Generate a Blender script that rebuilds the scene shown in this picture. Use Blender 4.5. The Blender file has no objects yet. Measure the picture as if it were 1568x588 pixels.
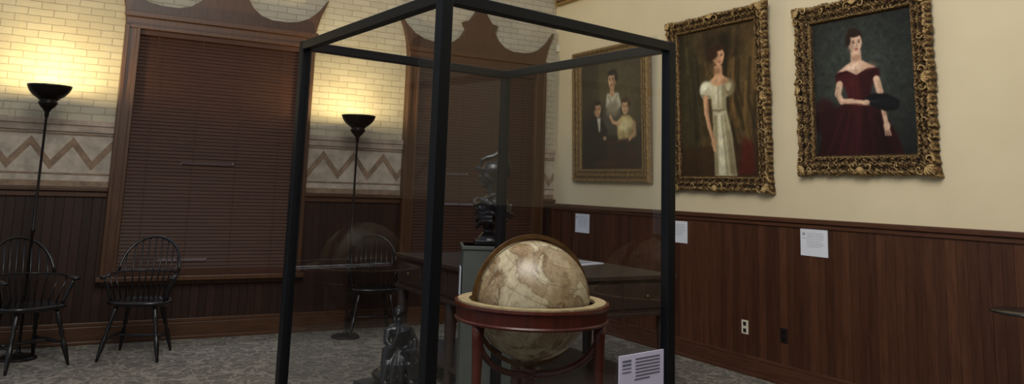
import bpy, math, random
import numpy as np
from mathutils import Vector, Matrix, Euler
random.seed(7); np.random.seed(7)
sc=bpy.context.scene
sc.view_settings.view_transform='Standard'
W=5.35; D=8.27; WALLH=5.0
def lin(c):
    return tuple(((x/255)/12.92 if x/255<=0.04045 else ((x/255+0.055)/1.055)**2.4) for x in c)
# ------------------------------------------------------------ materials
class NT:
    def __init__(s,name):
        s.m=bpy.data.materials.new(name); s.m.use_nodes=True
        s.t=s.m.node_tree; s.n=s.t.nodes; s.l=s.t.links
        s.b=s.n['Principled BSDF']
        s.geo=s.n.new('ShaderNodeNewGeometry'); s.tc=s.n.new('ShaderNodeTexCoord')
    def map(s,scale,world=True):
        mp=s.n.new('ShaderNodeMapping'); mp.inputs['Scale'].default_value=scale
        s.l.new(s.geo.outputs['Position'] if world else s.tc.outputs['Object'],mp.inputs['Vector']); return mp.outputs[0]
    def noise(s,vec,scale,detail=4,rough=.6,dist=0):
        n=s.n.new('ShaderNodeTexNoise'); n.inputs['Scale'].default_value=scale; n.inputs['Detail'].default_value=detail
        n.inputs['Roughness'].default_value=rough; n.inputs['Distortion'].default_value=dist
        s.l.new(vec,n.inputs['Vector']); return n.outputs['Fac']
    def ramp(s,fac,stops):
        r=s.n.new('ShaderNodeValToRGB'); e=r.color_ramp.elements
        while len(e)<len(stops): e.new(.5)
        for i,(p,c) in enumerate(stops): e[i].position=p; e[i].color=(*lin(c),1)
        s.l.new(fac,r.inputs[0]); return r.outputs[0]
    def math(s,op,a,b=None):
        m=s.n.new('ShaderNodeMath'); m.operation=op
        for i,x in enumerate((a,b)):
            if x is None: continue
            if isinstance(x,(int,float)): m.inputs[i].default_value=x
            else: s.l.new(x,m.inputs[i])
        return m.outputs[0]
    def mix(s,fac,a,b,mode='MIX'):
        m=s.n.new('ShaderNodeMix'); m.data_type='RGBA'; m.blend_type=mode
        if isinstance(fac,(int,float)): m.inputs[0].default_value=fac
        else: s.l.new(fac,m.inputs[0])
        for i,x in ((6,a),(7,b)):
            if isinstance(x,tuple): m.inputs[i].default_value=(*lin(x),1)
            else: s.l.new(x,m.inputs[i])
        return m.outputs[2]
    def bump(s,h,strength=.3,dist=.01):
        b=s.n.new('ShaderNodeBump'); b.inputs['Strength'].default_value=strength; b.inputs['Distance'].default_value=dist
        s.l.new(h,b.inputs['Height']); s.l.new(b.outputs[0],s.b.inputs['Normal'])
    def col(s,c):
        if isinstance(c,tuple): s.b.inputs['Base Color'].default_value=(*lin(c),1)
        else: s.l.new(c,s.b.inputs['Base Color'])
    def set(s,rough=.5,metal=0,spec=.5):
        s.b.inputs['Roughness'].default_value=rough; s.b.inputs['Metallic'].default_value=metal
        s.b.inputs['Specular IOR Level'].default_value=spec; return s.m
def simple(name,c,rough=.5,metal=0,var=.12,nscale=20,spec=.5,bump=0):
    t=NT(name); v=t.map((1,1,1),False); f=t.noise(v,nscale)
    a=tuple(max(0,x*(1-var)) for x in c); b=tuple(min(255,x*(1+var)) for x in c)
    t.col(t.ramp(f,[(.3,a),(.7,b)]))
    if bump: t.bump(f,bump,.01)
    return t.set(rough,metal,spec)
def wood(name,dark,light,axis='z',board=None,baxis=0,rough=.4,spec=.5,bump=.1,obj=False):
    t=NT(name); sc_={'x':(1.2,14,14),'y':(14,1.2,14),'z':(14,14,1.2)}[axis]
    v=t.map(sc_,not obj); f=t.noise(v,3.0,6,.65,.4); c=t.ramp(f,[(.25,dark),(.75,light)])
    if board:
        sp=t.n.new('ShaderNodeSeparateXYZ'); t.l.new(t.geo.outputs['Position'],sp.inputs[0])
        q=t.math('FLOOR',t.math('DIVIDE',sp.outputs[baxis],board))
        wn=t.n.new('ShaderNodeTexWhiteNoise'); wn.noise_dimensions='1D'; t.l.new(q,wn.inputs['W'])
        g=t.ramp(wn.outputs['Value'],[(0,(198,198,198)),(1,(255,255,255))])
        c=t.mix(1.0,c,g,'MULTIPLY')
    t.col(c); t.bump(f,bump,.004); return t.set(rough,0,spec)
M={}
# cream plaster
t=NT('cream_plaster'); v=t.map((1,1,1)); f=t.noise(v,1.2,3); f2=t.noise(v,60,3)
t.col(t.ramp(f,[(.3,(211,196,162)),(.7,(221,206,172))])); t.bump(f2,.12,.004); M['plaster']=t.set(.85,0,.2)
# painted brick
t=NT('painted_brick')
sp=t.n.new('ShaderNodeSeparateXYZ'); t.l.new(t.geo.outputs['Position'],sp.inputs[0])
cb=t.n.new('ShaderNodeCombineXYZ'); t.l.new(sp.outputs[0],cb.inputs[0]); t.l.new(sp.outputs[2],cb.inputs[1])
nz=t.n.new('ShaderNodeTexNoise'); nz.inputs['Scale'].default_value=9; t.l.new(t.geo.outputs['Position'],nz.inputs['Vector'])
va=t.n.new('ShaderNodeVectorMath'); va.operation='MULTIPLY_ADD'; va.inputs[1].default_value=(.014,.014,0)
t.l.new(nz.outputs['Color'],va.inputs[0]); t.l.new(cb.outputs[0],va.inputs[2])
br=t.n.new('ShaderNodeTexBrick'); t.l.new(va.outputs[0],br.inputs['Vector'])
for k,x in (('Scale',1.0),('Mortar Size',.0045),('Mortar Smooth',.6),('Brick Width',.20),('Row Height',.066),('Bias',0)): br.inputs[k].default_value=x
br.inputs['Color1'].default_value=(*lin((190,180,157)),1); br.inputs['Color2'].default_value=(*lin((176,166,143)),1); br.inputs['Mortar'].default_value=(*lin((146,135,113)),1)
n2=t.noise(t.map((1,1,1)),3,5); c=t.mix(.3,br.outputs['Color'],t.ramp(n2,[(.3,(174,158,132)),(.7,(204,194,172))]))
t.col(c); h=t.math('ADD',t.math('MULTIPLY',br.outputs['Fac'],-1.0),t.math('MULTIPLY',t.noise(t.map((1,1,1)),30,3),.5)); t.bump(h,.6,.009); M['brick']=t.set(.75,0,.3)
M['stone_light']=simple('zigzag_stone_light',(176,162,146),.8,0,.12,9,.3,.3)
M['stone_tan']=simple('zigzag_stone_tan',(134,112,92),.8,0,.16,12,.3,.4)
M['stone_trim']=simple('stone_molding',(164,146,130),.8,0,.15,6,.3,.3)
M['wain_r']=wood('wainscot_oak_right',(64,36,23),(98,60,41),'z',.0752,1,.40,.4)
M['wain_b']=wood('wainscot_oak_back_shaded',(42,24,16),(62,38,26),'z',.0752,0,.45,.35)  # same oak as the right wall, with dimmer light put into its colour
M['trim_r']=wood('trim_oak_right',(62,36,24),(92,57,39),'y',None,0,.35)
M['trim_b']=wood('trim_oak_back',(60,37,21),(88,56,33),'x',None,0,.4)
M['casing']=wood('window_casing_oak',(60,36,17),(88,54,27),'z',None,0,.42)
M['blind']=wood('blind_slat_wood',(54,31,20),(74,44,28),'x',None,0,.55,.3)
M['groove']=simple('dark_groove',(28,17,11),.8)
# carpet
t=NT('patterned_carpet'); v=t.map((1,1,1)); vo=t.n.new('ShaderNodeTexVoronoi'); vo.feature='DISTANCE_TO_EDGE'; vo.inputs['Scale'].default_value=7
nn=t.n.new('ShaderNodeTexNoise'); nn.inputs['Scale'].default_value=5; t.l.new(v,nn.inputs['Vector'])
vm=t.n.new('ShaderNodeVectorMath'); vm.operation='MULTIPLY_ADD'; vm.inputs[1].default_value=(.5,.5,.0); t.l.new(nn.outputs['Color'],vm.inputs[0]); t.l.new(v,vm.inputs[2]); t.l.new(vm.outputs[0],vo.inputs['Vector'])
c=t.ramp(vo.outputs['Distance'],[(.03,(160,150,136)),(.10,(108,101,92)),(.2,(84,79,74)),(.4,(142,133,120))])
f=t.noise(v,60,3); c=t.mix(.4,c,t.ramp(f,[(.3,(62,58,54)),(.7,(158,149,136))])); t.col(c); t.bump(f,.6,.01); M['carpet']=t.set(.95,0,.1)
M['black_metal']=simple('black_case_metal',(20,22,26),.38,.5,.1,30)
M['black_paint']=simple('black_chair_paint',(22,18,19),.24,0,.2,12)
M['bronze']=simple('dark_bronze',(17,18,22),.30,0,.3,40,.5,.2)
M['lamp_metal']=simple('lamp_dark_bronze',(30,24,22),.35,.6)
M['pedestal']=simple('pedestal_grey_green',(82,86,80),.6,0,.06,6)
M['mahog']=wood('mahogany',(60,22,14),(98,39,25),'z',None,0,.3,.5,.05,True)
M['brass']=simple('aged_brass',(104,76,44),.42,.6,.2,25)
M['paperring']=simple('horizon_paper',(164,144,106),.6,0,.15,40)
M['card']=simple('white_card',(222,224,232),.6,0,.02,5)
M['card2']=simple('lavender_card',(206,202,226),.6,0,.02,5)
M['ink']=simple('printed_ink',(150,150,158),.7)
M['ink2']=simple('printed_ink_dark',(90,88,104),.7)
M['ivory']=simple('outlet_ivory',(214,206,186),.4,0,.02)
M['outdark']=simple('outlet_brown',(26,18,15),.5)
M['tablew']=wood('table_dark_wood',(40,30,26),(62,47,39),'y',None,0,.4)
M['darkdeck']=simple('case_deck_charcoal',(40,40,42),.7)
# glass: thin clear pane, reflection by Schlick fresnel
m=bpy.data.materials.new('case_glass'); m.use_nodes=True; n=m.node_tree.nodes; n.clear(); l=m.node_tree.links
o=n.new('ShaderNodeOutputMaterial'); tr=n.new('ShaderNodeBsdfTransparent'); tr.inputs[0].default_value=(.89,.90,.91,1)
gl=n.new('ShaderNodeBsdfGlossy'); gl.inputs['Roughness'].default_value=.0; lw=n.new('ShaderNodeLayerWeight'); lw.inputs[0].default_value=.5
p5=n.new('ShaderNodeMath'); p5.operation='POWER'; p5.inputs[1].default_value=5; l.new(lw.outputs['Facing'],p5.inputs[0])
ma=n.new('ShaderNodeMath'); ma.operation='MULTIPLY_ADD'; ma.inputs[1].default_value=.9; ma.inputs[2].default_value=.045; l.new(p5.outputs[0],ma.inputs[0])
mx=n.new('ShaderNodeMixShader'); l.new(ma.outputs[0],mx.inputs[0]); l.new(tr.outputs[0],mx.inputs[1]); l.new(gl.outputs[0],mx.inputs[2]); l.new(mx.outputs[0],o.inputs[0]); M['glass']=m
# daylight behind blinds
m=bpy.data.materials.new('window_daylight_glass'); m.use_nodes=True; b=m.node_tree.nodes['Principled BSDF']; b.inputs['Base Color'].default_value=(.5,.6,.7,1)
b.inputs['Emission Color'].default_value=(.72,.84,1,1); b.inputs['Emission Strength'].default_value=3.0; M['day']=m
m=bpy.data.materials.new('lamp_bulb_glass'); m.use_nodes=True; b=m.node_tree.nodes['Principled BSDF']
b.inputs['Emission Color'].default_value=(1,.75,.35,1); b.inputs['Emission Strength'].default_value=6; M['bulb']=m
# gold frame: random tone, plus crevice shade and edge highlights painted by pointiness
def gold(name,c1,c2,c3):
    t=NT(name); v=t.map((1,1,1)); f=t.noise(v,40,5,.7); f2=t.noise(v,110,3)
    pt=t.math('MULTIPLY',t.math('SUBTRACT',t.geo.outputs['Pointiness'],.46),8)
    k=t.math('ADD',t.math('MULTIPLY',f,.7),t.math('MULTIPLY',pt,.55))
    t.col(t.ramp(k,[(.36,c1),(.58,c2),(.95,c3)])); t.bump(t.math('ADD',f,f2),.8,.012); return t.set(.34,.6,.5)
M['gold']=gold('antique_gilt',(28,19,11),(98,72,40),(222,188,130))
M['gold2']=gold('plain_gilt',(80,58,30),(142,110,62),(206,170,108))
# globe map
t=NT('antique_globe_map'); v=t.map((1,1,1),False); f=t.noise(v,4.6,7,.62,.9)
c=t.ramp(f,[(.36,(120,94,62)),(.45,(156,128,90)),(.495,(100,74,48)),(.51,(184,168,132)),(.60,(210,198,166)),(.66,(146,118,80)),(.75,(174,148,106))])
f3=t.noise(v,20,6,.7,.6); c=t.mix(.38,c,t.ramp(f3,[(.35,(100,74,48)),(.65,(208,194,160))]))
sp=t.n.new('ShaderNodeSeparateXYZ'); t.l.new(v,sp.inputs[0])
ang=t.math('ARCTAN2',sp.outputs[1],sp.outputs[0]); lg=t.math('LESS_THAN',t.math('ABSOLUTE',t.math('SINE',t.math('MULTIPLY',ang,6))),.035)
lat=t.math('ARCSINE',t.math('DIVIDE',sp.outputs[2],.2205)); lt=t.math('LESS_THAN',t.math('ABSOLUTE',t.math('SINE',t.math('MULTIPLY',lat,9))),.05)
ln=t.math('MULTIPLY',t.math('MAXIMUM',lg,lt),.5); c=t.mix(ln,c,(86,62,40)); t.col(c); M['globe']=t.set(.3,0,.5)
m=bpy.data.materials.new('oil_paint_canvas'); m.use_nodes=True; a=m.node_tree.nodes.new('ShaderNodeAttribute'); a.attribute_name='Col'
b=m.node_tree.nodes['Principled BSDF']; m.node_tree.links.new(a.outputs['Color'],b.inputs['Base Color']); b.inputs['Roughness'].default_value=.55; b.inputs['Specular IOR Level'].default_value=.2; M['paint']=m
# ------------------------------------------------------------ mesh builder
class MB:
    def __init__(s): s.v=[];s.f=[];s.mi=[];s.sm=[];s.mats=[]
    def mat(s,m):
        if m not in s.mats: s.mats.append(m)
        return s.mats.index(m)
    def add(s,vs,fs,m,smooth=False):
        o=len(s.v); s.v+= [tuple(x) for x in vs]; k=s.mat(m)
        for f in fs: s.f.append([i+o for i in f]); s.mi.append(k); s.sm.append(smooth)
    def box(s,c,sz,m,rz=0,rot=None):
        R=rot if rot else Matrix.Rotation(rz,3,'Z'); hx,hy,hz=[x/2 for x in sz]; c=Vector(c)
        vs=[c+R@Vector((a*hx,b*hy,d*hz)) for a in(-1,1) for b in(-1,1) for d in(-1,1)]
        s.add(vs,[(0,1,3,2),(4,6,7,5),(0,4,5,1),(2,3,7,6),(0,2,6,4),(1,5,7,3)],m)
    def bx(s,x0,x1,y0,y1,z0,z1,m): s.box(((x0+x1)/2,(y0+y1)/2,(z0+z1)/2),(abs(x1-x0),abs(y1-y0),abs(z1-z0)),m)
    def beam(s,p,q,w,h,m):
        p=Vector(p);q=Vector(q);d=(q-p).normalized(); sd=d.cross(Vector((0,0,1))); 
        if sd.length<1e-4: sd=Vector((1,0,0))
        sd.normalize(); up=sd.cross(d); vs=[]
        for P in(p,q):
            for a,b in((-1,-1),(1,-1),(1,1),(-1,1)): vs.append(P+sd*a*w/2+up*b*h/2)
        s.add(vs,[(0,1,2,3),(7,6,5,4),(0,4,5,1),(1,5,6,2),(2,6,7,3),(3,7,4,0)],m)
    def tube(s,pts,rad,m,n=10,closed=False,flat=1.0):
        pts=[Vector(p) for p in pts]; N=len(pts)
        if not hasattr(rad,'__len__'): rad=[rad]*N
        vs=[];up=None
        for i in range(N):
            if closed: d=pts[(i+1)%N]-pts[i-1]
            else: d=pts[min(i+1,N-1)]-pts[max(i-1,0)]
            d.normalize()
            if up is None: up=Vector((0,0,1)) if abs(d.z)<.9 else Vector((0,1,0))
            sd=d.cross(up)
            if sd.length<1e-5: sd=Vector((1,0,0))
            sd.normalize(); up=sd.cross(d)
            for k in range(n):
                a=2*math.pi*k/n; vs.append(pts[i]+sd*math.cos(a)*rad[i]+up*math.sin(a)*rad[i]*flat)
        fs=[]
        for i in range(N if closed else N-1):
            j=(i+1)%N
            for k in range(n): k2=(k+1)%n; fs.append((i*n+k,i*n+k2,j*n+k2,j*n+k))
        if not closed: fs.append(tuple(range(n))[::-1]); fs.append(tuple(range((N-1)*n,N*n)))
        s.add(vs,fs,m,True)
    def lathe(s,prof,c,m,n=36,T=None,smooth=True):
        vs=[];T=T or Matrix.Identity(3)
        for r,z in prof:
            for k in range(n):
                a=2*math.pi*k/n; vs.append(Vector(c)+T@Vector((r*math.cos(a),r*math.sin(a),z)))
        fs=[(i*n+k,i*n+(k+1)%n,(i+1)*n+(k+1)%n,(i+1)*n+k) for i in range(len(prof)-1) for k in range(n)]
        if prof[0][0]>1e-4: fs.append(tuple(range(n))[::-1])
        if prof[-1][0]>1e-4: fs.append(tuple(range((len(prof)-1)*n,len(prof)*n)))
        s.add(vs,fs,m,smooth)
    def ell(s,c,r,m,rot=(0,0,0),nu=20,nv=14):
        R=Euler(rot).to_matrix(); vs=[];fs=[]
        for j in range(nv+1):
            th=math.pi*j/nv
            for i in range(nu):
                a=2*math.pi*i/nu; vs.append(Vector(c)+R@Vector((r[0]*math.sin(th)*math.cos(a),r[1]*math.sin(th)*math.sin(a),r[2]*math.cos(th))))
        for j in range(nv):
            for i in range(nu): fs.append((j*nu+i,(j+1)*nu+i,(j+1)*nu+(i+1)%nu,j*nu+(i+1)%nu))
        s.add(vs,fs,m,True)
    def prism(s,poly,y0,y1,m,plane='xz'):
        n=len(poly)
        if plane=='xz': vs=[(x,y0,z) for x,z in poly]+[(x,y1,z) for x,z in poly]
        else: vs=[(x,y,y0) for x,y in poly]+[(x,y,y1) for x,y in poly]
        s.add(vs,[tuple(range(n)),tuple(range(2*n-1,n-1,-1))]+[(i,(i+1)%n+0,(i+1)%n+n,i+n)[::-1] for i in range(n)],m)
    def build(s,name,bevel=0,T=None,remesh=0,merge=False):
        me=bpy.data.meshes.new(name); me.from_pydata(s.v,[],s.f)
        for m in s.mats: me.materials.append(m)
        me.polygons.foreach_set('material_index',s.mi); me.polygons.foreach_set('use_smooth',s.sm)
        import bmesh
        b=bmesh.new(); b.from_mesh(me)
        if merge: bmesh.ops.remove_doubles(b,verts=b.verts,dist=1e-5)
        bmesh.ops.recalc_face_normals(b,faces=b.faces); b.to_mesh(me); b.free()
        ob=bpy.data.objects.new(name,me); sc.collection.objects.link(ob)
        if T is not None: ob.matrix_world=T
        if remesh:
            r=ob.modifiers.new('r','REMESH'); r.mode='VOXEL'; r.voxel_size=remesh; r.use_smooth_shade=True
            q=ob.modifiers.new('s','SMOOTH'); q.iterations=2; q.factor=.5
        if bevel:
            q=ob.modifiers.new('b','BEVEL'); q.width=bevel; q.segments=2; q.limit_method='ANGLE'; q.angle_limit=.7
        return ob
# ------------------------------------------------------------ room shell
b=MB(); b.bx(-5,W+.2,-2.2,D+.2,-.1,0,M['carpet']); b.build('floor')
b=MB(); b.bx(-5,W+.2,D,D+.2,0,WALLH,M['brick']); b.bx(-5,-.36,D-.014,D,2.98,WALLH,M['brick']); b.bx(-1.05,-.36,D-.014,D,1.98,2.98,M['brick']); b.build('wall_back')
b=MB(); b.bx(W,W+.2,-2,D,0,WALLH,M['plaster']); b.build('wall_right')
b=MB(); b.bx(-1.2,W+.2,-2.2,-2,0,3.2,M['plaster']); b.build('wall_front')
bw=.0752
b=MB(); i=math.floor(-1.2/bw)+1
b.bx(-1.19,W-.08,-1.999,-1.985,.01,2.3,M['groove'])
while (i+1)*bw<W-.1: b.bx(i*bw+.0008,(i+1)*bw-.0008,-1.985,-1.97,.02,2.3,M['wain_b']); i+=1
b.bx(-1.19,W-.08,-1.999,-1.93,2.3,2.36,M['trim_b']); b.build('trim_panelling_for_reflection')  # unseen panelling, added tall and dark for the case glass to reflect
# wainscot right
b=MB()
b.bx(W-.014,W-.001,-2,D-.03,.001,1.27,M['groove'])
i=math.floor(-2/bw)
while (i+1)*bw<D-.03:
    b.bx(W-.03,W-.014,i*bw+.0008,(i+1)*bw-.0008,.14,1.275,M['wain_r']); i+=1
b.bx(W-.05,W-.001,D-.11,D-.001,.0,1.30,M['wain_r'])
b.build('trim_wainscot_right',bevel=.002)
b=MB()
b.bx(W-.065,W-.001,-2,D-.001,1.292,1.33,M['trim_r']); b.bx(W-.045,W-.001,-2,D-.001,1.255,1.292,M['trim_r']); b.build('trim_chair_rail_right',bevel=.006)
b=MB(); b.bx(W-.05,W-.001,-2,D-.05,.0,.125,M['trim_r']); b.bx(W-.038,W-.001,-2,D-.05,.125,.155,M['trim_r']); b.bx(W-.075,W-.05,-2,D-.05,0,.03,M['trim_r']); b.build('baseboard_right',bevel=.005)
# wainscot back
WC=[-1.98,1.385,4.25]
segs=[(-5,WC[0]-.9),(WC[0]+.9,WC[1]-.9),(WC[1]+.9,WC[2]-.9),(WC[2]+.86,W-.001)]
b=MB(); b.bx(-5,W-.04,D-.014,D-.001,.001,.50,M['groove'])
for x0,x1 in segs: b.bx(x0-.1,min(x1+.1,W-.04),D-.014,D-.001,.50,1.3,M['groove'])
i=math.floor(-5/bw)
while (i+1)*bw<W-.03:
    x=(i+.5)*bw; top=.52 if any(abs(x-c)<.86 for c in WC) else 1.31
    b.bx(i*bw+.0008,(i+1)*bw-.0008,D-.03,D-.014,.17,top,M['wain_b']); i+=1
b.build('trim_wainscot_back',bevel=.002)
b=MB()
for x0,x1 in segs: b.bx(x0,x1,D-.085,D-.001,1.34,1.375,M['trim_b']); b.bx(x0,x1,D-.055,D-.001,1.29,1.34,M['trim_b'])
b.build('trim_chair_rail_back',bevel=.006)
b=MB(); b.bx(-5,W-.06,D-.05,D-.001,0,.15,M['trim_b']); b.bx(-5,W-.06,D-.04,D-.001,.15,.185,M['trim_b']); b.bx(-5,W-.06,D-.08,D-.05,0,.03,M['trim_b']); b.build('baseboard_back',bevel=.005)
# zigzag stone band
b=MB()
for x0,x1 in segs:
    b.bx(x0,x1,D-.02,D-.001,1.375,1.87,M['stone_light'])
    b.bx(x0,x1,D-.028,D-.02,1.378,1.43,M['stone_tan']); b.bx(x0,x1,D-.026,D-.02,1.485,1.50,M['stone_tan'])
    b.bx(x0,x1,D-.04,D-.001,1.87,1.93,M['stone_trim']); b.bx(x0,x1,D-.055,D-.001,1.93,1.975,M['stone_trim']); b.bx(x0,x1,D-.028,D-.02,1.84,1.855,M['stone_tan'])
    P=.33; k=math.floor(x0/P)
    while k*P<x1:
        for xa,xb,za,zb in ((k*P,(k+.5)*P,1.525,1.735),((k+.5)*P,(k+1)*P,1.735,1.525)):
            a0=max(xa,x0); b0=min(xb,x1)
            if b0-a0>.005:
                f=lambda x:za+(zb-za)*(x-xa)/(xb-xa)
                b.prism([(a0,f(a0)),(b0,f(b0)),(b0,f(b0)+.085),(a0,f(a0)+.085)],D-.0225,D-.019,M['stone_tan'])
        k+=1
b.build('trim_zigzag_stone_band',bevel=.001)
# ------------------------------------------------------------ windows
def window(cx,idx,leaks,gap=0):
    b=MB(); C=M['casing']; y1=D-.001; y0=D-.10
    for sx in(-1,1):
        b.bx(cx+sx*.90,cx+sx*.77,y0,y1,.58,2.9,C); b.bx(cx+sx*.90,cx+sx*.865,y0-.02,y0,.58,2.9,C); b.bx(cx+sx*.80,cx+sx*.77,y0-.012,y0,.6,2.88,C)
    b.bx(cx-.90,cx+.90,y0,y1,2.88,3.02,C); b.bx(cx-.92,cx+.92,y0-.03,y0,2.98,3.03,C); b.bx(cx-.9,cx+.9,y0-.012,y0,2.87,2.91,C)
    half=[(-.90,2.95),(-.915,3.08),(-.95,3.22),(-1.03,3.42),(-.94,3.29),(-.83,3.19),(-.72,3.14),(-.60,3.12),(-.45,3.12),(-.34,3.15),(-.25,3.22),(-.19,3.32),(-.235,3.40),(-.15,3.42),(-.09,3.50),(0,3.66)]
    poly=half+[(-x,z) for x,z in half[-2::-1]]
    b.prism([(cx+x,z) for x,z in poly],D-.07,D-.001,C)
    b.bx(cx-.93,cx+.93,D-.16,y1,.545,.585,C); b.bx(cx-.88,cx+.88,D-.07,y1,.50,.545,C)
    b.bx(cx-.77,cx+.77,D-.012,D-.004,.6,2.88,M['day'])
    b.bx(cx-.77,cx+.77,D-.03,D-.012,1.70,1.76,C); b.bx(cx-.77,cx-.72,D-.03,D-.012,.6,2.88,C); b.bx(cx+.72,cx+.77,D-.03,D-.012,.6,2.88,C)
    b.build('window_%d'%idx,bevel=.004)
    # blinds
    b=MB(); B=M['blind']; b.bx(cx-.765,cx+.765,D-.085,D-.032,2.82,2.88,B)
    z=2.80; p=.0335
    while z>.655+gap:
        cuts=[(-.762,.762,0)]
        for (lz,xa,xb,tilt) in leaks:
            if abs(z-lz)<p/2: cuts=[(-.762,xa,0),(xa,xb,tilt),(xb,.762,0)]
        for xa,xb,tl in cuts:
            if xb-xa<.003: continue
            b.box((cx+(xa+xb)/2,D-.058,z),(xb-xa,.042,.003),B,rot=Matrix.Rotation(math.radians(68-tl),3,'X'))
        z-=p
    b.bx(cx-.762,cx+.762,D-.075,D-.04,.587+gap,.645+gap,B)
    for x in(-.6,-.2,.2,.6): b.bx(cx+x-.002,cx+x+.002,D-.085,D-.083,.66,2.84,B)
    b.build('window_blinds' if idx==1 else 'window_blinds.%03d'%(idx-1))
window(WC[1],1,[(1.64,-.3,.18,28),(.725,-.42,.0,28)])
window(WC[2],2,[(1.30,-.5,.5,28),(1.64,-.5,-.1,28),(.735,-.6,.6,28)])
window(WC[0],3,[],.022)
# ------------------------------------------------------------ framed paintings
class Cv:
    def __init__(s,w,h,asp,bg):
        s.w,s.h,s.asp=w,h,asp; s.X,s.Y=np.meshgrid((np.arange(w)+.5)/w,(np.arange(h)+.5)/h); s.a=np.zeros((h,w,3)); s.a[:]=bg
    def blur(s,m,r):
        for _ in range(2):
            for ax in(0,1):
                for _k in range(r): m=(np.roll(m,1,ax)+np.roll(m,-1,ax)+2*m)/4
        return m
    def put(s,m,c): s.a=s.a*(1-m[...,None])+np.array(c,float)*m[...,None]
    def ell(s,cx,cy,rx,ry,c,soft=.25,rot=0,al=1):
        dx=(s.X-cx)*s.asp; dy=s.Y-cy; cr,sr=math.cos(rot),math.sin(rot); u=dx*cr+dy*sr; v=-dx*sr+dy*cr
        d=np.sqrt((u/(rx*s.asp))**2+(v/ry)**2); s.put(np.clip((1-d)/soft+.5,0,1)*al,c)
    def poly(s,pts,c,soft=1,al=1):
        m=np.zeros_like(s.X,bool); n=len(pts)
        for i in range(n):
            x0,y0=pts[i];x1,y1=pts[(i+1)%n]
            if y0==y1: continue
            cond=((y0>s.Y)!=(y1>s.Y))&(s.X<(x1-x0)*(s.Y-y0)/(y1-y0)+x0); m^=cond
        s.put(s.blur(m.astype(float),soft)*al,c)
    def stroke(s,pts,w,c,al=1,w2=None):
        n=len(pts)-1; best=np.zeros_like(s.X)
        for i in range(n):
            (x0,y0),(x1,y1)=pts[i],pts[i+1]; wi=w+( (w2 or w)-w)*i/max(1,n-1) if n>1 else w
            ax,ay=(x1-x0)*s.asp,y1-y0; px,py=(s.X-x0)*s.asp,s.Y-y0; t_=np.clip((px*ax+py*ay)/(ax*ax+ay*ay+1e-9),0,1)
            d=np.hypot(px-t_*ax,py-t_*ay); best=np.maximum(best,np.clip((wi-d)/(.25*wi+.002)+.5,0,1))
        s.put(best*al,c)
    def tex(s,amp,r=2,sx=1,sy=1):
        n=np.random.randn(s.h,s.w)
        for _k in range(r*sx): n=(np.roll(n,1,1)+np.roll(n,-1,1)+2*n)/4
        for _k in range(r*sy): n=(np.roll(n,1,0)+np.roll(n,-1,0)+2*n)/4
        n/=n.std(); s.a=np.clip(s.a*(1+amp*n[...,None]),0,255)
    def finish(s,cx,cy,rx,ry,lo=.68):
        s.a=np.stack([s.blur(s.a[...,i],1) for i in range(3)],-1)
        d=np.sqrt(((s.X-cx)/rx)**2+((s.Y-cy)/ry)**2); k=np.clip(1.25-d*.75,0,1); s.a*= (lo+(1.06-lo)*k)[...,None]
        s.tex(.035,40); s.tex(.02,2,1,3); s.tex(.015,1)
    def face(s,x,y,r,skin=(214,172,138),look=1,hair=(40,26,20)):
        # three-quarter face: hair mass, oval face, cheek shadow, features
        sh=tuple(k*.66 for k in skin); hi=tuple(min(255,k*1.08) for k in skin); A=s.asp; X=lambda u:x+u*r/A
        s.ell(X(-look*.12),y-r*.38,r*1.0/A,r*1.0,hair,.2); s.ell(X(0),y-r*.1,r*.80/A,r*.95,skin,.15); s.ell(X(look*.04),y+r*.35,r*.60/A,r*.72,skin,.18)
        s.ell(X(-look*.50),y+.15*r,r*.34/A,r*.75,sh,.9,0,.55); s.ell(X(look*.22),y+.2*r,r*.28/A,r*.3,hi,.9,0,.6)
        s.ell(X(-look*.05),y-r*1.02,r*.85/A,r*.36,hair,.3); s.ell(X(-look*.78),y-r*.45,r*.28/A,r*.6,hair,.3)
        for e in(-1,1):
            ex=e*.30+look*.14; s.ell(X(ex),y-r*.10,r*.17/A,r*.10,sh,.6,0,.8); s.ell(X(ex),y-r*.10,r*.12/A,r*.055,(40,26,22),.5)
            s.stroke([(X(ex-.16),y-r*.29),(X(ex+.16),y-r*.31)],r*.045,(58,38,30),.7)
        s.stroke([(X(look*.16),y-.10*r),(X(look*.26),y+.28*r),(X(look*.10),y+.32*r)],r*.045,sh,.8)
        s.ell(X(look*.14),y+r*.58,r*.22/A,r*.08,(150,66,60),.5); s.ell(X(look*.12),y+r*.76,r*.18/A,r*.05,sh,.7,0,.6)
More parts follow.
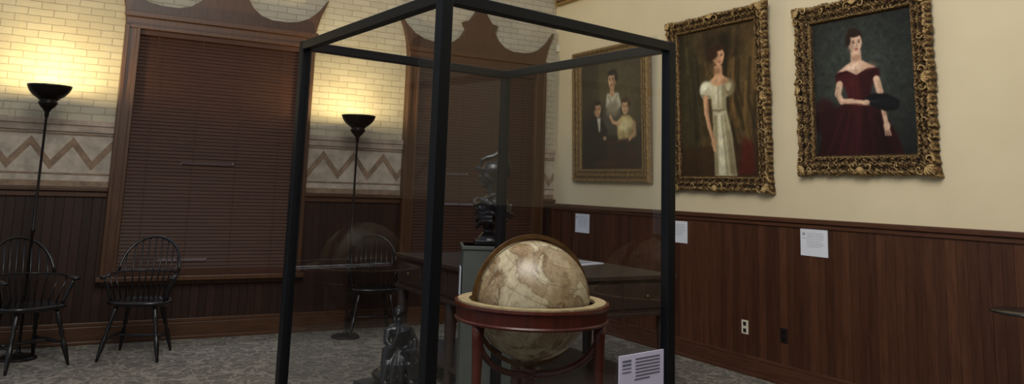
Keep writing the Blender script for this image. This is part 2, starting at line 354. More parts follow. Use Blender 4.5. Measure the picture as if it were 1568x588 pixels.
def burgundy():
    c=Cv(250,330,.80,(30,33,32)); c.ell(.42,.40,.55,.5,(52,56,52),1.2); c.tex(.035,5)
    c.tex(.05,14)
    c.ell(.15,.74,.16,.12,(38,15,17),.5); c.ell(.10,.62,.08,.05,(50,19,22),.8,0,.8)
    c.poly([(.36,.60),(.60,.60),(.70,.70),(.80,.84),(.88,1.0),(.02,1.0),(.08,.80),(.22,.66)],(42,14,17),4)
    c.poly([(.38,.63),(.50,.64),(.46,.99),(.20,.99)],(60,21,25),9,.7); c.poly([(.60,.68),(.66,.72),(.78,.99),(.62,.99)],(26,10,12),8,.8)
    for (xa,xb,cc) in ((.30,.12,(72,29,32)),(.40,.30,(26,8,10)),(.52,.55,(26,8,10)),(.46,.42,(70,27,30)),(.58,.68,(54,21,24)),(.35,.21,(30,10,12))): c.stroke([(xa,.68),((xa+xb)/2+.01,.82),(xb,.99)],.009,cc,.45)
    c.poly([(.23,.415),(.29,.375),(.36,.37),(.45,.41),(.56,.37),(.63,.375),(.68,.41),(.67,.47),(.605,.50),(.585,.56),(.59,.63),(.36,.63),(.345,.55),(.32,.50),(.24,.475)],(62,22,25),2)
    c.poly([(.47,.43),(.60,.41),(.58,.62),(.50,.62)],(40,14,16),7,.8); c.ell(.62,.44,.05,.05,(38,14,16),.9,0,.7); c.stroke([(.25,.42),(.36,.385),(.45,.425),(.56,.385),(.66,.41)],.009,(42,12,15)); c.stroke([(.40,.45),(.42,.61)],.008,(78,31,34),.5)
    S=(206,170,144); D_=(154,116,94)
    c.poly([(.26,.39),(.35,.345),(.40,.325),(.405,.25),(.51,.25),(.51,.32),(.56,.345),(.655,.385),(.56,.385),(.45,.425),(.36,.385)],S,1); c.ell(.46,.30,.045,.026,D_,.8,0,.7); c.ell(.58,.37,.07,.025,D_,.9,0,.4)
    c.ell(.42,.365,.07,.02,(224,194,170),.8,0,.8); c.stroke([(.45,.36),(.45,.41)],.005,(170,128,104),.6)
    c.stroke([(.275,.48),(.255,.55),(.29,.605)],.027,S,1,.022); c.stroke([(.29,.605),(.40,.61),(.52,.625)],.019,S,1,.014); c.stroke([(.25,.50),(.24,.56),(.27,.61),(.50,.642)],.007,D_,.5)
    c.stroke([(.645,.47),(.672,.56),(.69,.66)],.026,S,1,.02); c.stroke([(.69,.66),(.715,.77)],.017,S); c.ell(.722,.80,.032,.032,S,.3)
    for fx in(-.02,-.003,.014): c.stroke([(.722+fx,.81),(.735+fx*1.3,.865)],.0055,S)
    c.stroke([(.665,.49),(.695,.60),(.715,.72)],.009,D_,.5)
    c.poly([(.50,.605),(.60,.565),(.74,.58),(.85,.63),(.84,.69),(.72,.70),(.58,.655)],(16,16,20),1); 
    for q in(.60,.625,.65,.675): c.stroke([(.55,.62),(.82,q)],.0022,(50,50,58),.6)
    c.ell(.535,.628,.036,.02,S,.3); c.stroke([(.53,.64),(.57,.65)],.005,D_,.6)
    c.face(.452,.195,.070,S,1,(40,27,22)); c.ell(.43,.10,.05,.022,(40,27,22),.3)
    c.finish(.45,.42,.62,.62,.74); return c
def whitegown():
    c=Cv(220,330,.62,(66,53,35)); 
    for k in range(26):
        x=random.random(); w=random.uniform(.02,.05); col=random.choice([(44,34,22),(80,63,38),(56,50,33),(34,28,20),(90,70,40)])
        c.stroke([(x,random.uniform(-.1,.3)),(x+random.uniform(-.1,.1),random.uniform(.5,1.1))],w,col,.6)
    c.a=np.stack([c.blur(c.a[...,i],5) for i in range(3)],-1)
    c.tex(.07,3,1,7); c.ell(.1,.45,.22,.4,(48,46,32),.9,0,.7); c.poly([(.68,.05),(1,.0),(1,.8),(.8,.8)],(92,69,39),10,.5)
    for k in range(16):
        x=.66+.34*random.random(); y=random.random()*.5; c.stroke([(x,y),(x-.04,y+.25),(x+.03,y+.45)],.012,random.choice([(136,104,58),(44,32,20),(30,26,18),(116,84,46)]),.45)
    for k in range(8):
        x=.3*random.random(); y=random.random()*.6; c.stroke([(x,y),(x+.03,y+.3)],.012,random.choice([(96,82,48),(34,28,20)]),.4)
    c.poly([(.0,.80),(1,.80),(1,1),(0,1)],(56,38,25),10,.8); c.poly([(.80,.74),(.92,.78),(.94,.98),(.74,.99)],(86,28,22),14,.75); c.ell(.55,.12,.25,.10,(36,28,20),.8,0,.7)
    G=(180,170,136); G2=(214,208,180); G3=(118,106,78)
    c.poly([(.43,.55),(.61,.55),(.67,.72),(.72,1),(.44,1),(.44,.78)],G,2); c.poly([(.50,.58),(.56,.58),(.59,.99),(.50,.99)],G2,7,.8); c.poly([(.61,.62),(.66,.75),(.71,.99),(.65,.99)],G3,6,.85)
    for xa,xb in((.46,.455),(.48,.475),(.55,.60),(.59,.65)): c.stroke([(xa,.60),(xb,.98)],.009,G3,.5)
    c.poly([(.37,.37),(.47,.335),(.62,.345),(.68,.39),(.66,.46),(.61,.48),(.61,.56),(.43,.56),(.42,.48),(.38,.46)],G,2); c.ell(.355,.415,.085,.06,G2,.35); c.ell(.37,.44,.06,.035,G,.9,0,.8); c.ell(.66,.415,.06,.058,G3,.35); c.ell(.64,.405,.04,.03,G,.6); c.ell(.50,.44,.06,.07,G2,.8,0,.7); c.poly([(.56,.38),(.62,.40),(.61,.56),(.56,.56)],G3,6,.6)
    c.stroke([(.43,.555),(.52,.565),(.61,.555)],.008,G3,.8); c.ell(.33,.395,.04,.022,(226,222,200),.6,0,.7); c.stroke([(.30,.45),(.40,.462)],.006,G3,.7); c.stroke([(.52,.38),(.51,.54)],.006,G3,.5)
    S=(196,150,114); D_=(134,96,70)
    c.stroke([(.345,.47),(.355,.58),(.385,.67)],.020,S,1,.016); c.stroke([(.385,.67),(.43,.755)],.014,S); c.ell(.44,.78,.035,.024,S,.3); c.stroke([(.44,.79),(.46,.83)],.006,S); c.stroke([(.425,.79),(.44,.83)],.006,S)
    c.stroke([(.37,.48),(.375,.58),(.405,.67),(.44,.75)],.007,D_,.5)
    c.poly([(.47,.26),(.57,.26),(.575,.325),(.65,.365),(.60,.385),(.5,.40),(.43,.375),(.42,.355),(.475,.325)],S,1); c.ell(.50,.295,.05,.024,D_,.8,0,.7); c.ell(.61,.37,.05,.02,D_,.9,0,.5); c.face(.53,.20,.058,S,1,(50,31,22)); c.ell(.45,.17,.07,.045,(50,31,22),.3)
    c.finish(.5,.45,.75,.70,.76); return c
def family():
    c=Cv(220,250,.84,(58,50,36)); c.ell(.5,.25,.6,.4,(78,68,46),1.2); c.poly([(0,0),(.3,0),(.25,1),(0,1)],(44,36,26),12,.6); c.tex(.04,8)
    c.ell(.30,.80,.32,.35,(22,19,18),.4); c.ell(.62,.88,.36,.28,(50,24,20),.5); c.ell(.72,.72,.25,.12,(30,23,20),.6); c.stroke([(.45,.78),(.75,.73),(.85,.88)],.012,(96,38,28),.5)
    c.poly([(.40,.36),(.66,.36),(.74,.56),(.68,.70),(.40,.70),(.36,.5)],(64,60,52),5); c.poly([(.44,.315),(.63,.315),(.68,.44),(.56,.50),(.42,.44)],(190,182,162),3); c.ell(.54,.47,.11,.07,(130,120,98),.6,0,.8); c.stroke([(.47,.34),(.54,.45),(.61,.34)],.006,(120,112,92),.7)
    c.stroke([(.53,.25),(.53,.32)],.030,(176,138,104)); c.face(.53,.20,.070,(198,158,122),-1,(24,18,16))
    c.poly([(.08,.62),(.14,.56),(.25,.52),(.36,.54),(.44,.64),(.46,.95),(.06,.95)],(18,17,17),4); c.poly([(.27,.53),(.335,.53),(.325,.66),(.30,.66)],(200,194,178),2); c.face(.28,.455,.064,(196,154,118),1,(32,21,15)); c.stroke([(.14,.62),(.16,.86)],.008,(40,36,34),.7); c.ell(.40,.72,.03,.02,(180,142,106),.4)
    c.poly([(.60,.58),(.68,.53),(.80,.53),(.90,.60),(.90,.72),(.62,.74)],(186,166,110),4); c.ell(.74,.62,.10,.06,(214,200,150),.7); c.ell(.84,.68,.06,.05,(124,108,70),.8,0,.7); c.face(.74,.455,.060,(202,162,126),-1,(60,38,24)); c.stroke([(.64,.60),(.54,.58),(.50,.53)],.016,(190,150,112))
    c.stroke([(.87,.60),(.88,.68),(.80,.74)],.016,(186,146,108)); c.ell(.40,.94,.2,.03,(84,48,34),.6,0,.6); c.stroke([(.70,.66),(.72,.73)],.005,(130,112,72),.7)
    c.finish(.55,.42,.62,.58,.66); return c
def landscape():
    c=Cv(80,80,1.2,(44,46,34)); c.ell(.5,.3,.5,.3,(84,88,70),1); c.tex(.15,3); return c
def framed(name,Y0,Y1,Z0,Z1,border,cv,ornate,tilt,goldm,depth=.09):
    e=bpy.data.objects.new(name,None); sc.collection.objects.link(e)
    w=Y1-Y0; h=Z1-Z0; yc=(Y0+Y1)/2
    T=Matrix(((0,0,-1,W-.012),(-1,0,0,yc),(0,1,0,Z0),(0,0,0,1)))@Matrix.Rotation(tilt,4,'X')
    e.matrix_world=T
    NS=150 if ornate else 60
    prof=[(0,0),(0,.35),(.05,.75),(.14,1.0),(.24,.86),(.34,.62),(.44,.66),(.52,.72),(.62,.60),(.74,.42),(.82,.50),(.88,.52),(.94,.38),(.97,.20),(1,.12)]
    if ornate:
        q=[]
        for a,b2 in zip(prof[:-1],prof[1:]): q+= [a,((a[0]+b2[0])/2,(a[1]+b2[1])/2)]
        prof=q+[prof[-1]]
    big=1 if ornate>.006 else 0
    vs=[];fs=[];K=len(prof); tot=4*NS
    for side in range(4):
        for i in range(NS):
            f_=i/NS; L=(w,h,w,h)[side]; s_=f_*L
            c_=min(f_,1-f_)*L; mid=abs(f_-.5)*L
            lob=0
            if big:
                lob=.70*math.exp(-(c_/.10)**2)+.50*math.exp(-(mid/.11)**2)+.30*math.exp(-((abs(mid-L*.25))/.06)**2)
            for p,hh in prof:
                ins=border*p; out=0; z=depth*hh
                if ornate:
                    fade=max(0,1-p*1.25)
                    sc1=.5+.5*math.sin(2*math.pi*s_/.085); sc2=math.sin(2*math.pi*s_/.042+9*p)
                    out=fade*(border*.15*lob+(ornate*(.8*sc1+.3*sc2-.9)+ .25*ornate*random.uniform(-1,1))*big)
                    z+= (depth*.35*lob*(1-abs(p-.25)*1.4 if p<.95 else 0)+ornate*.9*(math.sin(2*math.pi*s_/.06+14*p)*math.cos(22*p+s_*40)) * (1 if .05<p<.8 else .15) + ornate*.6*random.uniform(-1,1)*(1 if .02<p<.9 else .1)) if hh>.15 else 0
                    if .72<p<.95: z+=ornate*.5*abs(math.sin(math.pi*s_/.022))
                ins-=out
                x0,x1,y0,y1=-w/2+ins,w/2-ins,ins,h-ins
                P=[(x0+(x1-x0)*f_,y0),(x1,y0+(y1-y0)*f_),(x1-(x1-x0)*f_,y1),(x0,y1-(y1-y0)*f_)][side]
                vs.append((P[0],P[1],max(z,0)))
    for i in range(tot):
        j=(i+1)%tot
        for k in range(K-1): fs.append((i*K+k,j*K+k,j*K+k+1,i*K+k+1))
    b=MB(); b.add(vs,fs,goldm,True)
    if big:   # carved acanthus scrolls and shells at corners and side centres
        def scroll(cx,cy,ang,s,mir):
            pts=[];rr=[]
            for q in range(16):
                u=q/15; th=ang+mir*(u*5.2); r_=s*(1-u*.80)
                pts.append((cx+r_*math.cos(th),cy+r_*math.sin(th),depth*(.95+.25*u))); rr.append(s*.22*(1-.5*u))
            b.tube(pts,rr,goldm,n=7)
        bo=border*.42
        for cx,cy,a in ((-w/2+bo,bo,math.pi*1.25),(w/2-bo,bo,math.pi*1.75),(w/2-bo,h-bo,math.pi*.25),(-w/2+bo,h-bo,math.pi*.75)):
            for mir in(-1,1): 
                ox,oy=math.cos(a+mir*1.9)*.055,math.sin(a+mir*1.9)*.055; scroll(cx+ox,cy+oy,a+mir*.3,.034,mir)
            for k in range(5):
                t_=a+(k-2)*.42; b.ell((cx+math.cos(t_)*.035,cy+math.sin(t_)*.035,depth*1.1),(.030,.010,.012),goldm,rot=(0,0,t_),nu=10,nv=8)
        for cx,cy,a in ((0,bo,-math.pi/2),(w/2-bo,h/2,0),(0,h-bo,math.pi/2),(-w/2+bo,h/2,math.pi)):
            tx,ty=-math.sin(a),math.cos(a)
            for mir in(-1,1):
                scroll(cx+tx*.062*mir,cy+ty*.062*mir,a,.030,mir); scroll(cx+tx*.30*mir,cy+ty*.30*mir,a,.024,-mir)
            for k in range(5):
                t_=a+(k-2)*.40; b.ell((cx+math.cos(t_)*.03,cy+math.sin(t_)*.03,depth*1.1),(.028,.009,.012),goldm,rot=(0,0,t_),nu=10,nv=8)
    fo=b.build(name+'_gilt_frame'); fo.parent=e
    # canvas
    W2,H2=w-2*border*.97,h-2*border*.97; nx,ny=cv.w,cv.h
    xs=np.linspace(-W2/2,W2/2,nx); ys=np.linspace(h-border*.97,border*.97,ny)
    verts=[(x,y,depth*.1) for y in ys for x in xs]
    faces=[(j*nx+i,(j+1)*nx+i,(j+1)*nx+i+1,j*nx+i+1) for j in range(ny-1) for i in range(nx-1)]
    me=bpy.data.meshes.new(name+'_canvas'); me.from_pydata(verts,[],faces); me.materials.append(M['paint'])
    a=np.clip(cv.a,0,255)/255; a=np.where(a<=.04045,a/12.92,((a+.055)/1.055)**2.4)
    col=np.ones((ny*nx,4)); col[:,:3]=a.reshape(-1,3); at=me.color_attributes.new('Col','FLOAT_COLOR','POINT'); at.data.foreach_set('color',col.ravel())
    co=bpy.data.objects.new(name+'_canvas',me); sc.collection.objects.link(co); co.parent=e
framed('framed_portrait_burgundy_dress',3.315,4.49,1.68,3.05,.155,burgundy(),.012,.025,M['gold'],.07)
framed('framed_portrait_white_gown',4.79,6.05,1.53,3.18,.14,whitegown(),.010,.035,M['gold'],.07)
framed('framed_family_portrait',6.37,7.76,1.59,3.10,.15,family(),.004,.03,M['gold2'],.06)
framed('framed_landscape_painting',7.0,8.22,3.77,4.75,.12,landscape(),0,.02,M['gold2'],.06)
# ------------------------------------------------------------ wall cards, outlets, sensor
def wcard(name,y0,y1,z0,z1):
    b=MB(); b.bx(W-.036,W-.0305,y0,y1,z0,z1,M['card']); h=z1-z0
    for i in range(8):
        z=z1-.03-i*(h-.09)/8; b.bx(W-.0366,W-.036,y0+.02+random.uniform(0,.05),y1-.06,z-.003,z,M['ink'])
    b.bx(W-.0366,W-.036,y1-.045,y1-.02,z1-.05,z1-.03,M['ink']); b.bx(W-.0366,W-.036,y1-.05,y1-.02,z1-.075,z1-.07,M['ink'])
    b.build(name)
wcard('wall_label_card',4.25,4.51,1.04,1.25); wcard('wall_label_card.001',5.84,6.10,1.03,1.235); wcard('wall_label_card.002',7.44,7.71,1.02,1.23)
for nm,y,mm,mi in (('wall_outlet',5.12,M['ivory'],M['outdark']),('wall_outlet.001',4.70,M['outdark'],M['black_paint'])):
    b=MB(); b.bx(W-.037,W-.0305,y-.037,y+.037,.325,.44,mm)
    for z in(.355,.41): b.bx(W-.040,W-.037,y-.017,y+.017,z-.016,z+.016,mi if mm is M['ivory'] else mi)
    b.build(nm,bevel=.002)
b=MB(); b.bx(W-.03,W-.001,8.17,8.23,3.19,3.28,M['ivory']); b.build('wall_motion_sensor',bevel=.006)
# ------------------------------------------------------------ display case
L=Vector((.85,3.18,0));F=Vector((.945,2.06,0));R_=Vector((1.97,2.265,0));K=Vector((1.875,3.34,0)); HT=2.04
b=MB(); bm=M['black_metal']; th=math.radians(8); bw_=.038
for P in(L,F,R_,K): b.box(P+Vector((0,0,(.0+HT+.02)/2)),(bw_,bw_,HT+.02),bm,rz=th)
for p,q in((L,F),(F,R_),(R_,K),(K,L)):
    for z in(HT,.10): b.beam(p+Vector((0,0,z)),q+Vector((0,0,z)),.036,.036,bm)
cen=(L+F+R_+K)/4
b.prism([tuple((P+(cen-P)*.02)[:2]) for P in(F,R_,K,L)],.075,.10,M['darkdeck'],'xy')
for p,q in((L,F),(F,R_),(R_,K),(K,L)):
    b.add([p+Vector((0,0,.11)),q+Vector((0,0,.11)),q+Vector((0,0,2.03)),p+Vector((0,0,2.03))],[(0,1,2,3)],M['glass'])
dc=b.build('glass_display_case',bevel=.003)
# card on the case glass
d=(R_-F).normalized(); nrm=Vector((d.y,-d.x,0)); b=MB(); a0=math.atan2(d.y,d.x)
c0=F+d*.895+nrm*.006; b.box((c0.x,c0.y,.855),(.235,.004,.20),M['card2'],rz=a0)
for i in range(7):
    ln=.13 if i<6 else .08; cc=c0+nrm*.0025+d*(.03 if i<6 else .0); b.box((cc.x,cc.y,.938-i*.011),(ln,.001,.004),M['ink2'],rz=a0)
for i in range(4):
    cc=c0+nrm*.0025-d*.08; b.box((cc.x,cc.y,.936-i*.012),(.045,.001,.006 if i<2 else .003),M['ink2'],rz=a0)
b.build('exhibit_label_card')
# ------------------------------------------------------------ terrestrial globe
gx,gy,gz=1.625,2.635,1.085
e=bpy.data.objects.new('floor_globe',None); sc.collection.objects.link(e); e.location=(gx,gy,.10)
def child(b,name,loc=(0,0,0),rot=(0,0,0),**k):
    o=b.build(name,**k); o.parent=e; o.location=loc; o.rotation_euler=rot; return o
gz-=.10
b=MB(); b.ell((0,0,0),(.218,.218,.218),M['globe'],nu=96,nv=64); child(b,'globe_sphere',(0,0,gz),(math.radians(20),math.radians(-15),math.radians(60)))
b=MB(); zr=gz+.002
b.lathe([(.237,zr-.012),(.237,zr),(.278,zr),(.278,zr-.012),(.237,zr-.012)],(0,0,0),M['paperring'],n=96,smooth=False)
b.lathe([(.240,zr-.012),(.290,zr-.004),(.292,zr-.014),(.285,zr-.022),(.283,zr-.060),(.288,zr-.065),(.286,zr-.072),(.262,zr-.072),(.262,zr-.014)],(0,0,0),M['mahog'],n=96,smooth=False)
child(b,'horizon_ring')
b=MB(); pv=-32
mer=[2*math.pi*i/96 for i in range(96)]
vs=[];fs=[]
for a in mer:
    for r,y in((.226,-.006),(.226,.006),(.242,.006),(.242,-.006)): vs.append((r*math.cos(a),y,r*math.sin(a)))
for i in range(96):
    j=(i+1)%96
    for k in range(4): fs.append((i*4+k,i*4+(k+1)%4,j*4+(k+1)%4,j*4+k))
b.add(vs,fs,M['brass']); child(b,'meridian_ring',(0,0,gz),(0,0,math.radians(pv+26)))
b=MB(); hub=.72; zo=-.10
for va_ in(225,342,101):
    a=math.radians(va_+pv); dx,dy=math.cos(a),math.sin(a)
    prof=[(.020,.10),(.022,.14),(.016,.17),(.024,.21),(.018,.26),(.016,.45),(.019,.62),(.024,.72),(.017,.75),(.021,.78),(.017,.82),(.019,.90),(.021,.97),(.023,1.02)]
    b.lathe([(r,z+zo) for r,z in prof],(dx*.262,dy*.262,0),M['mahog'],n=20)
    pts=[]
    for i in range(13):
        q=i/12*math.pi/2; pts.append((dx*.258*math.cos(q),dy*.258*math.cos(q),.885-(.885-hub)*math.sin(q)))
    b.tube(pts,.0115,M['mahog'],n=8,flat=1.3)
    b.beam((dx*.255,dy*.255,.18),(0,0,.18),.022,.03,M['mahog'])
b.lathe([(.0,.66),(.018,.67),(.028,.69),(.020,.71),(.030,.725),(.045,.738),(.0,.745)],(0,0,0),M['mahog'],n=24)
b.lathe([(.0,.15),(.03,.155),(.035,.18),(.03,.21),(0,.23)],(0,0,0),M['mahog'],n=24)
child(b,'three_leg_stand')
# ------------------------------------------------------------ pedestal + bust
px,py=2.035,3.76; pa=math.radians(-24); ph=1.20
b=MB(); b.box((px,py,ph/2),(.262,.262,ph),M['pedestal'],rz=pa)
b.box((px,py,ph-.01),(.274,.274,.02),M['pedestal'],rz=pa); b.box((px,py,.04),(.274,.274,.08),M['pedestal'],rz=pa); b.build('sculpture_pedestal',bevel=.004)
b=MB(); o=Vector((px,py,0))+Matrix.Rotation(pa,3,'Z')@Vector((-.140,-.06,0)); b.box((o.x,o.y,1.02),(.004,.11,.14),M['card'],rz=pa)
for i in range(5): 
    oo=Vector((px,py,0))+Matrix.Rotation(pa,3,'Z')@Vector((-.1425,-.06,0)); b.box((oo.x,oo.y,1.07-i*.02),(.001,.08,.004),M['ink'],rz=pa)
b.build('pedestal_label_card')
b=MB(); z=M['bronze']
b.box((0,0,.012),(.15,.13,.024),z); b.lathe([(.062,.0),(.062,.03),(.050,.045),(.034,.06),(.032,.08),(.045,.10),(.05,.12)],(0,0,0),z)
b.ell((.010,0,.165),(.088,.10,.060),z); b.ell((.01,-.07,.18),(.065,.045,.05),z); b.ell((.03,.07,.18),(.055,.045,.05),z); b.ell((-.01,0,.12),(.05,.07,.05),z)
b.ell((.015,0,.205),(.065,.085,.035),z)
for k in range(5):  # drapery folds
    r0=.088-.004*k; pts=[(.005-r0*math.cos(q)*.98,.105*math.sin(q),.225-.026*k-.03*math.cos(q)+.012*math.sin(3*q+k)) for q in np.linspace(-1.5,1.5,14)]
    b.tube(pts,.0095,z,n=8)
b.tube([(.06,.06,.22),(.03,.1,.19),(-.03,.105,.15),(-.06,.06,.11)],.016,z)
b.tube([(-.06,-.08,.215),(-.01,-.112,.19),(.05,-.105,.16),(.095,-.05,.14)],[.012,.017,.018,.014],z); b.tube([(-.065,-.07,.175),(0,-.108,.15),(.07,-.085,.12)],.010,z)
b.tube([(.012,0,.19),(.006,0,.24),(.0,0,.29)],[.042,.029,.030],z)
b.ell((-.012,0,.315),(.042,.034,.050),z); b.ell((-.034,0,.280),(.017,.018,.015),z)   # head + chin
b.ell((-.056,0,.318),(.013,.007,.015),z,rot=(0,.4,0)); b.ell((-.048,0,.297),(.012,.012,.006),z); b.ell((-.048,0,.336),(.012,.022,.006),z)
b.ell((.008,0,.352),(.058,.044,.046),z); b.tube([(-.045,-.03,.352),(-.075,0,.362),(-.045,.03,.352)],[.008,.012,.008],z,n=8) # helmet, visor
b.ell((.035,0,.31),(.028,.032,.045),z); b.ell((.050,0,.26),(.018,.024,.035),z)   # hair at the nape
cr=[(-.060,.378),(-.055,.398),(-.028,.412),(.0,.418),(.02,.430),(.040,.455),(.060,.470),(.062,.44),(.068,.40),(.078,.36),(.080,.32)]
b.tube([(x,0,zz) for x,zz in cr],[.006,.010,.012,.013,.013,.010,.005,.012,.016,.014,.006],z,n=8)
b.tube([(-.04,-.033,.33),(-.02,-.038,.315),(0,-.036,.30)],.007,z,n=8)
b.build('bronze_helmeted_bust',T=Matrix.Translation((px+.004,py-.02,ph))@Matrix.Rotation(math.radians(-24),4,'Z')@Matrix.Scale(1.10,4),remesh=.003)
# ------------------------------------------------------------ seated bronze figure on plinth
sx,sy=1.56,3.76; zb=.55
b=MB(); b.box((sx,sy,zb/2),(.30,.30,zb),M['darkdeck'],rz=.2); b.box((sx,sy,.03),(.33,.33,.06),M['darkdeck'],rz=.2); b.build('low_sculpture_plinth',bevel=.004)
b=MB()
b.ell((0,0,.03),(.11,.10,.035),z); b.ell((.03,.02,.08),(.08,.075,.07),z)     # rock seat
b.ell((.02,.01,.125),(.055,.05,.04),z)                                      # hips
b.tube([(.02,.01,.12),(.015,.0,.17),(.0,-.005,.215),(.0,-.005,.235)],[.045,.042,.048,.026],z,n=14)
b.ell((.0,-.0,.215),(.036,.062,.026),z,rot=(0,0,1.57))
b.tube([(0,-.005,.235),(-.008,-.012,.262)],[.017,.015],z); b.ell((-.012,-.016,.285),(.021,.021,.027),z); b.ell((-.005,-.008,.292),(.024,.024,.024),z); b.ell((-.026,-.034,.280),(.006,.006,.009),z); b.ell((-.018,-.028,.264),(.010,.010,.008),z)
b.tube([(.04,-.02,.12),(.01,-.075,.125),(.02,-.085,.06),(.02,-.085,.015)],[.032,.027,.020,.014],z); b.ell((.015,-.10,.012),(.014,.026,.010),z)
b.tube([(0,.02,.12),(-.065,-.03,.13),(-.075,-.035,.07),(-.075,-.04,.015)],[.032,.027,.020,.014],z); b.ell((-.085,-.055,.012),(.014,.026,.010),z)
b.tube([(-.05,.0,.215),(-.066,-.02,.17),(-.05,-.045,.145)],[.019,.015,.012],z); b.tube([(-.05,-.045,.145),(-.03,-.05,.2),(-.02,-.035,.25)],[.012,.010,.009],z); b.ell((-.02,-.036,.255),(.010,.009,.013),z)
b.tube([(.05,.0,.212),(.07,-.02,.165),(.05,-.06,.135)],[.019,.015,.011],z); b.ell((.045,-.068,.135),(.016,.012,.008),z)
for k in range(7):
    a=-2.6+k*.38; b.tube([(.03*math.cos(a),.03*math.sin(a)-.01,.13),(.085*math.cos(a),.08*math.sin(a)-.01,.08),(.105*math.cos(a),.095*math.sin(a)-.01,.01)],[.014,.016,.012],z,n=8)
b.tube([(.045,.02,.22),(.06,.03,.16),(.075,.04,.08),(.09,.05,.01)],[.016,.022,.024,.02],z)
b.build('bronze_seated_figure',T=Matrix.Translation((sx,sy,zb+.007))@Matrix.Rotation(math.radians(5),4,'Z')@Matrix.Scale(1.12,4),remesh=.0035)
# ------------------------------------------------------------ display table
b=MB(); t_=M['tablew']; x0,x1,y0,y1=2.62,4.0,4.5,6.5
b.bx(x0,x1,y0,y1,.89,.92,t_); b.bx(x0+.03,x1-.03,y0+.03,y1-.03,.66,.89,t_); b.bx(x0+.01,x1-.01,y0+.01,y1-.01,.64,.665,t_)
for x in(x0+.07,x1-.07):
    for y in(y0+.07,(y0+y1)/2,y1-.07): b.lathe([(.04,.0),(.03,.05),(.035,.2),(.045,.5),(.05,.64)],(x,y,0),t_,n=12)
for k in range(4):
    ya=y0+.06+k*.475; b.bx(x0+.022,x0+.03,ya,ya+.44,.69,.86,t_); b.ell((x0+.012,ya+.22,.775),(.012,.012,.012),M['brass'])
for k in range(3):
    xa=x0+.06+k*.43; b.bx(xa,xa+.40,y0+.022,y0+.03,.69,.86,t_); b.ell((xa+.2,y0+.012,.775),(.012,.012,.012),M['brass'])
b.bx(x0+.05,x1-.05,y0+.05,y1-.05,.16,.19,t_)
b.build('library_display_table',bevel=.005)
b=MB(); b.box((3.72,5.35,.9245),(.34,.26,.008),M['card'],rz=.3); b.box((3.72,5.35,.9285),(.26,.18,.001),M['ink'],rz=.3); b.build('paper_document')
# small pedestal side table by the right wall
b=MB(); b.lathe([(.0,.0),(.17,.0),(.17,.02),(.05,.05),(.03,.10),(.045,.2),(.03,.3),(.025,.7),(.03,.88),(.05,.912),(.19,.916),(.2,.923),(.19,.93),(0,.93)],(4.67,2.435,0),M['black_paint'],n=48); b.build('pedestal_side_table')
# ------------------------------------------------------------ windsor armchairs
def chair(name,x,y,ang):
    b=MB(); P=M['black_paint']; n=36; vs=[];fs=[]
    def outl(a,s,zz):
        ex=.25*math.copysign(abs(math.cos(a))**.75,math.cos(a)); ey=.215*math.copysign(abs(math.sin(a))**.8,math.sin(a)); return (ex*s*(1.0-.10*(ey/.215)),ey*s,zz)
    rings=[(.0,.452),(.5,.450),(.8,.458),(.95,.468),(1.0,.462),(1.0,.445),(.9,.425),(.5,.422),(0,.422)]
    for s_,zz in rings:
        for k in range(n): vs.append(outl(2*math.pi*k/n,max(s_,.001),zz))
    for i in range(len(rings)-1):
        for k in range(n): fs.append((i*n+k,i*n+(k+1)%n,(i+1)*n+(k+1)%n,(i+1)*n+k))
    b.add(vs,fs,P,True)
    def turned(p,q,rs,n_=9):
        p=Vector(p);q=Vector(q); b.tube([p.lerp(q,i/(len(rs)-1)) for i in range(len(rs))],rs,P,n=n_)
    legr=[.013,.016,.020,.021,.014,.020,.012,.019,.022,.020,.016,.013,.010]
    ft={}
    for sx_ in(-1,1):
        for sy_,top,bot in(('f',(-.14,.15),(-.235,.235)),('b',(.12,.13),(.245,.21))):
            p=(sx_*top[1],top[0],.43); q=(sx_*bot[1],bot[0],0); turned(p,q,legr); ft[(sx_,sy_)]=(Vector(p),Vector(q))
        a=ft[(sx_,'f')][0].lerp(ft[(sx_,'f')][1],.60); c=ft[(sx_,'b')][0].lerp(ft[(sx_,'b')][1],.60); turned(a,c,[.008,.010,.014,.016,.014,.010,.008]); ft[sx_]=(a+c)/2
    turned(ft[-1],ft[1],[.008,.010,.013,.015,.013,.010,.008])
    arm=[(-.275,-.17,.655)]+[(-.27*math.cos(q),.02+.23*math.sin(q),.67+.01*math.sin(q)) for q in np.linspace(-.25,math.pi+.25,25)]+[(.275,-.17,.655)]
    b.tube(arm,[.024,.020]+[.014]*23+[.020,.024],P,n=10,flat=.55)
    hoop=[(-.245*math.cos(q),.13+.15*math.sin(q)**1.0,.68+.285*math.sin(q)**.85) for q in np.linspace(0.001,math.pi-.001,27)]
    b.tube(hoop,.0115,P,n=8)
    for k in range(9):
        u=(k-4)/4; q=math.acos(-u*.86)
        top=(-.245*math.cos(q),.13+.15*math.sin(q),.68+.285*math.sin(q)**.85)
        base=(u*.165,.185-.05*u*u,.45); qa=math.acos(max(-1,min(1,u*.78))); midp=(.27*math.cos(qa),.02+.23*math.sin(qa),.675)
        b.tube([base,midp,top],[.0075,.007,.0055],P,n=6)
    for sx_ in(-1,1):
        turned((sx_*.205,-.10,.45),(sx_*.272,-.13,.655),[.010,.014,.018,.012,.016,.012,.009])
        for kk,(ya,yb) in enumerate(((-.01,-.03),(.07,.07))): b.tube([(sx_*(.205-.02*kk),ya,.45),(sx_*(.272-.012*kk),yb,.67)],.006,P,n=6)
    return b.build(name,T=Matrix.Translation((x,y,0))@Matrix.Rotation(ang,4,'Z'))
chair('windsor_armchair',.79,7.56,math.radians(-22))
chair('windsor_armchair.001',-.03,7.50,math.radians(28))
chair('windsor_armchair.002',2.95,7.84,math.radians(-12))
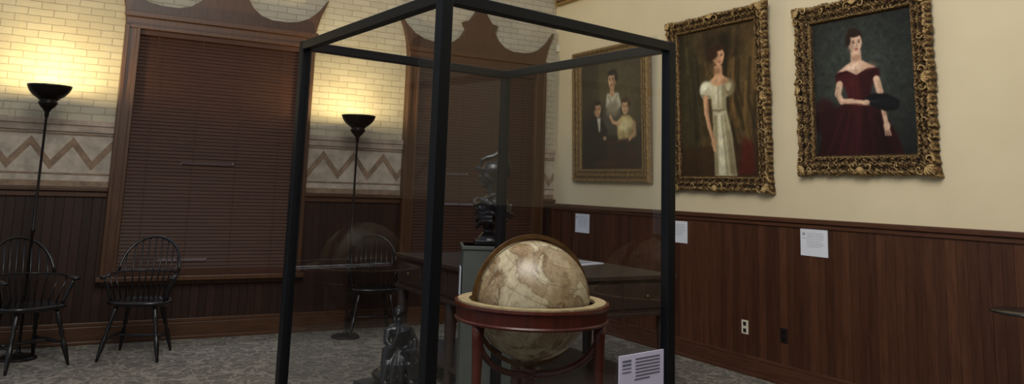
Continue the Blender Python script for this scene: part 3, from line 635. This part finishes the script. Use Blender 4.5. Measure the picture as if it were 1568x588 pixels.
# ------------------------------------------------------------ torchiere lamps
def lamp(name,x,y,dz=0):
    b=MB(); m_=M['lamp_metal']
    b.lathe([(.0,0),(.14,.0),(.14,.012),(.12,.025),(.04,.035),(.018,.06),(.013,.09),(.011,1.0),(.016,1.01),(.016,1.03),(.011,1.04)]+[(r,z+dz) for r,z in [(.010,1.95),(.018,1.97),(.018,2.0),(.03,2.02),(.055,2.045),(.075,2.075),(.075,2.09),(.06,2.09),(.085,2.115),(.12,2.14),(.15,2.175),(.168,2.213),(.172,2.228),(.166,2.228),(.145,2.18),(.115,2.148),(.08,2.125),(0,2.115)]],(x,y,0),m_,n=48)
    b.ell((x,y,2.17+dz),(.022,.022,.035),M['bulb']); b.build(name)
    l=bpy.data.lights.new(name+'_light','POINT'); l.energy=50; l.color=(1,.80,.40); l.shadow_soft_size=.05
    o=bpy.data.objects.new(name+'_light',l); o.location=(x,y,2.228+dz); sc.collection.objects.link(o)
lamp('torchiere_floor_lamp',-.065,7.78); lamp('torchiere_floor_lamp.001',2.67,7.78,-.055)
# ------------------------------------------------------------ light
w=bpy.data.worlds.new('w'); sc.world=w; w.use_nodes=True; bg=w.node_tree.nodes['Background']; bg.inputs[0].default_value=(.76,.87,1,1); bg.inputs[1].default_value=.41
def area(name,loc,target,size,energy,color):
    l=bpy.data.lights.new(name,'AREA'); l.shape='RECTANGLE'; l.size,l.size_y=size; l.energy=energy; l.color=color
    o=bpy.data.objects.new(name,l); o.location=loc; o.rotation_euler=(Vector(target)-Vector(loc)).to_track_quat('-Z','Y').to_euler(); sc.collection.objects.link(o)
area('added_key_area_light',(0.5,1.5,4.8),(4.6,4.2,1.6),(2.5,2.5),222,(1,.95,.87))  # added area light that brightens the right wall; no fixture is modelled
# ------------------------------------------------------------ camera
B=Vector((.8653,-.1024,-.4907)); A=Vector((-.5001,-.1119,-.8587)); A.normalize(); B=(B-A*B.dot(A)).normalized(); Z=B.cross(A)
cd=bpy.data.cameras.new('camera'); cam=bpy.data.objects.new('camera',cd); sc.collection.objects.link(cam)
cam.matrix_world=Matrix.Translation((0,0,1.5))@Matrix((B,A,Z)).to_4x4()
cd.sensor_width=36; cd.lens=1243/1600*36; cd.shift_y=-(300-107)/1600; cd.clip_start=.05
sc.camera=cam
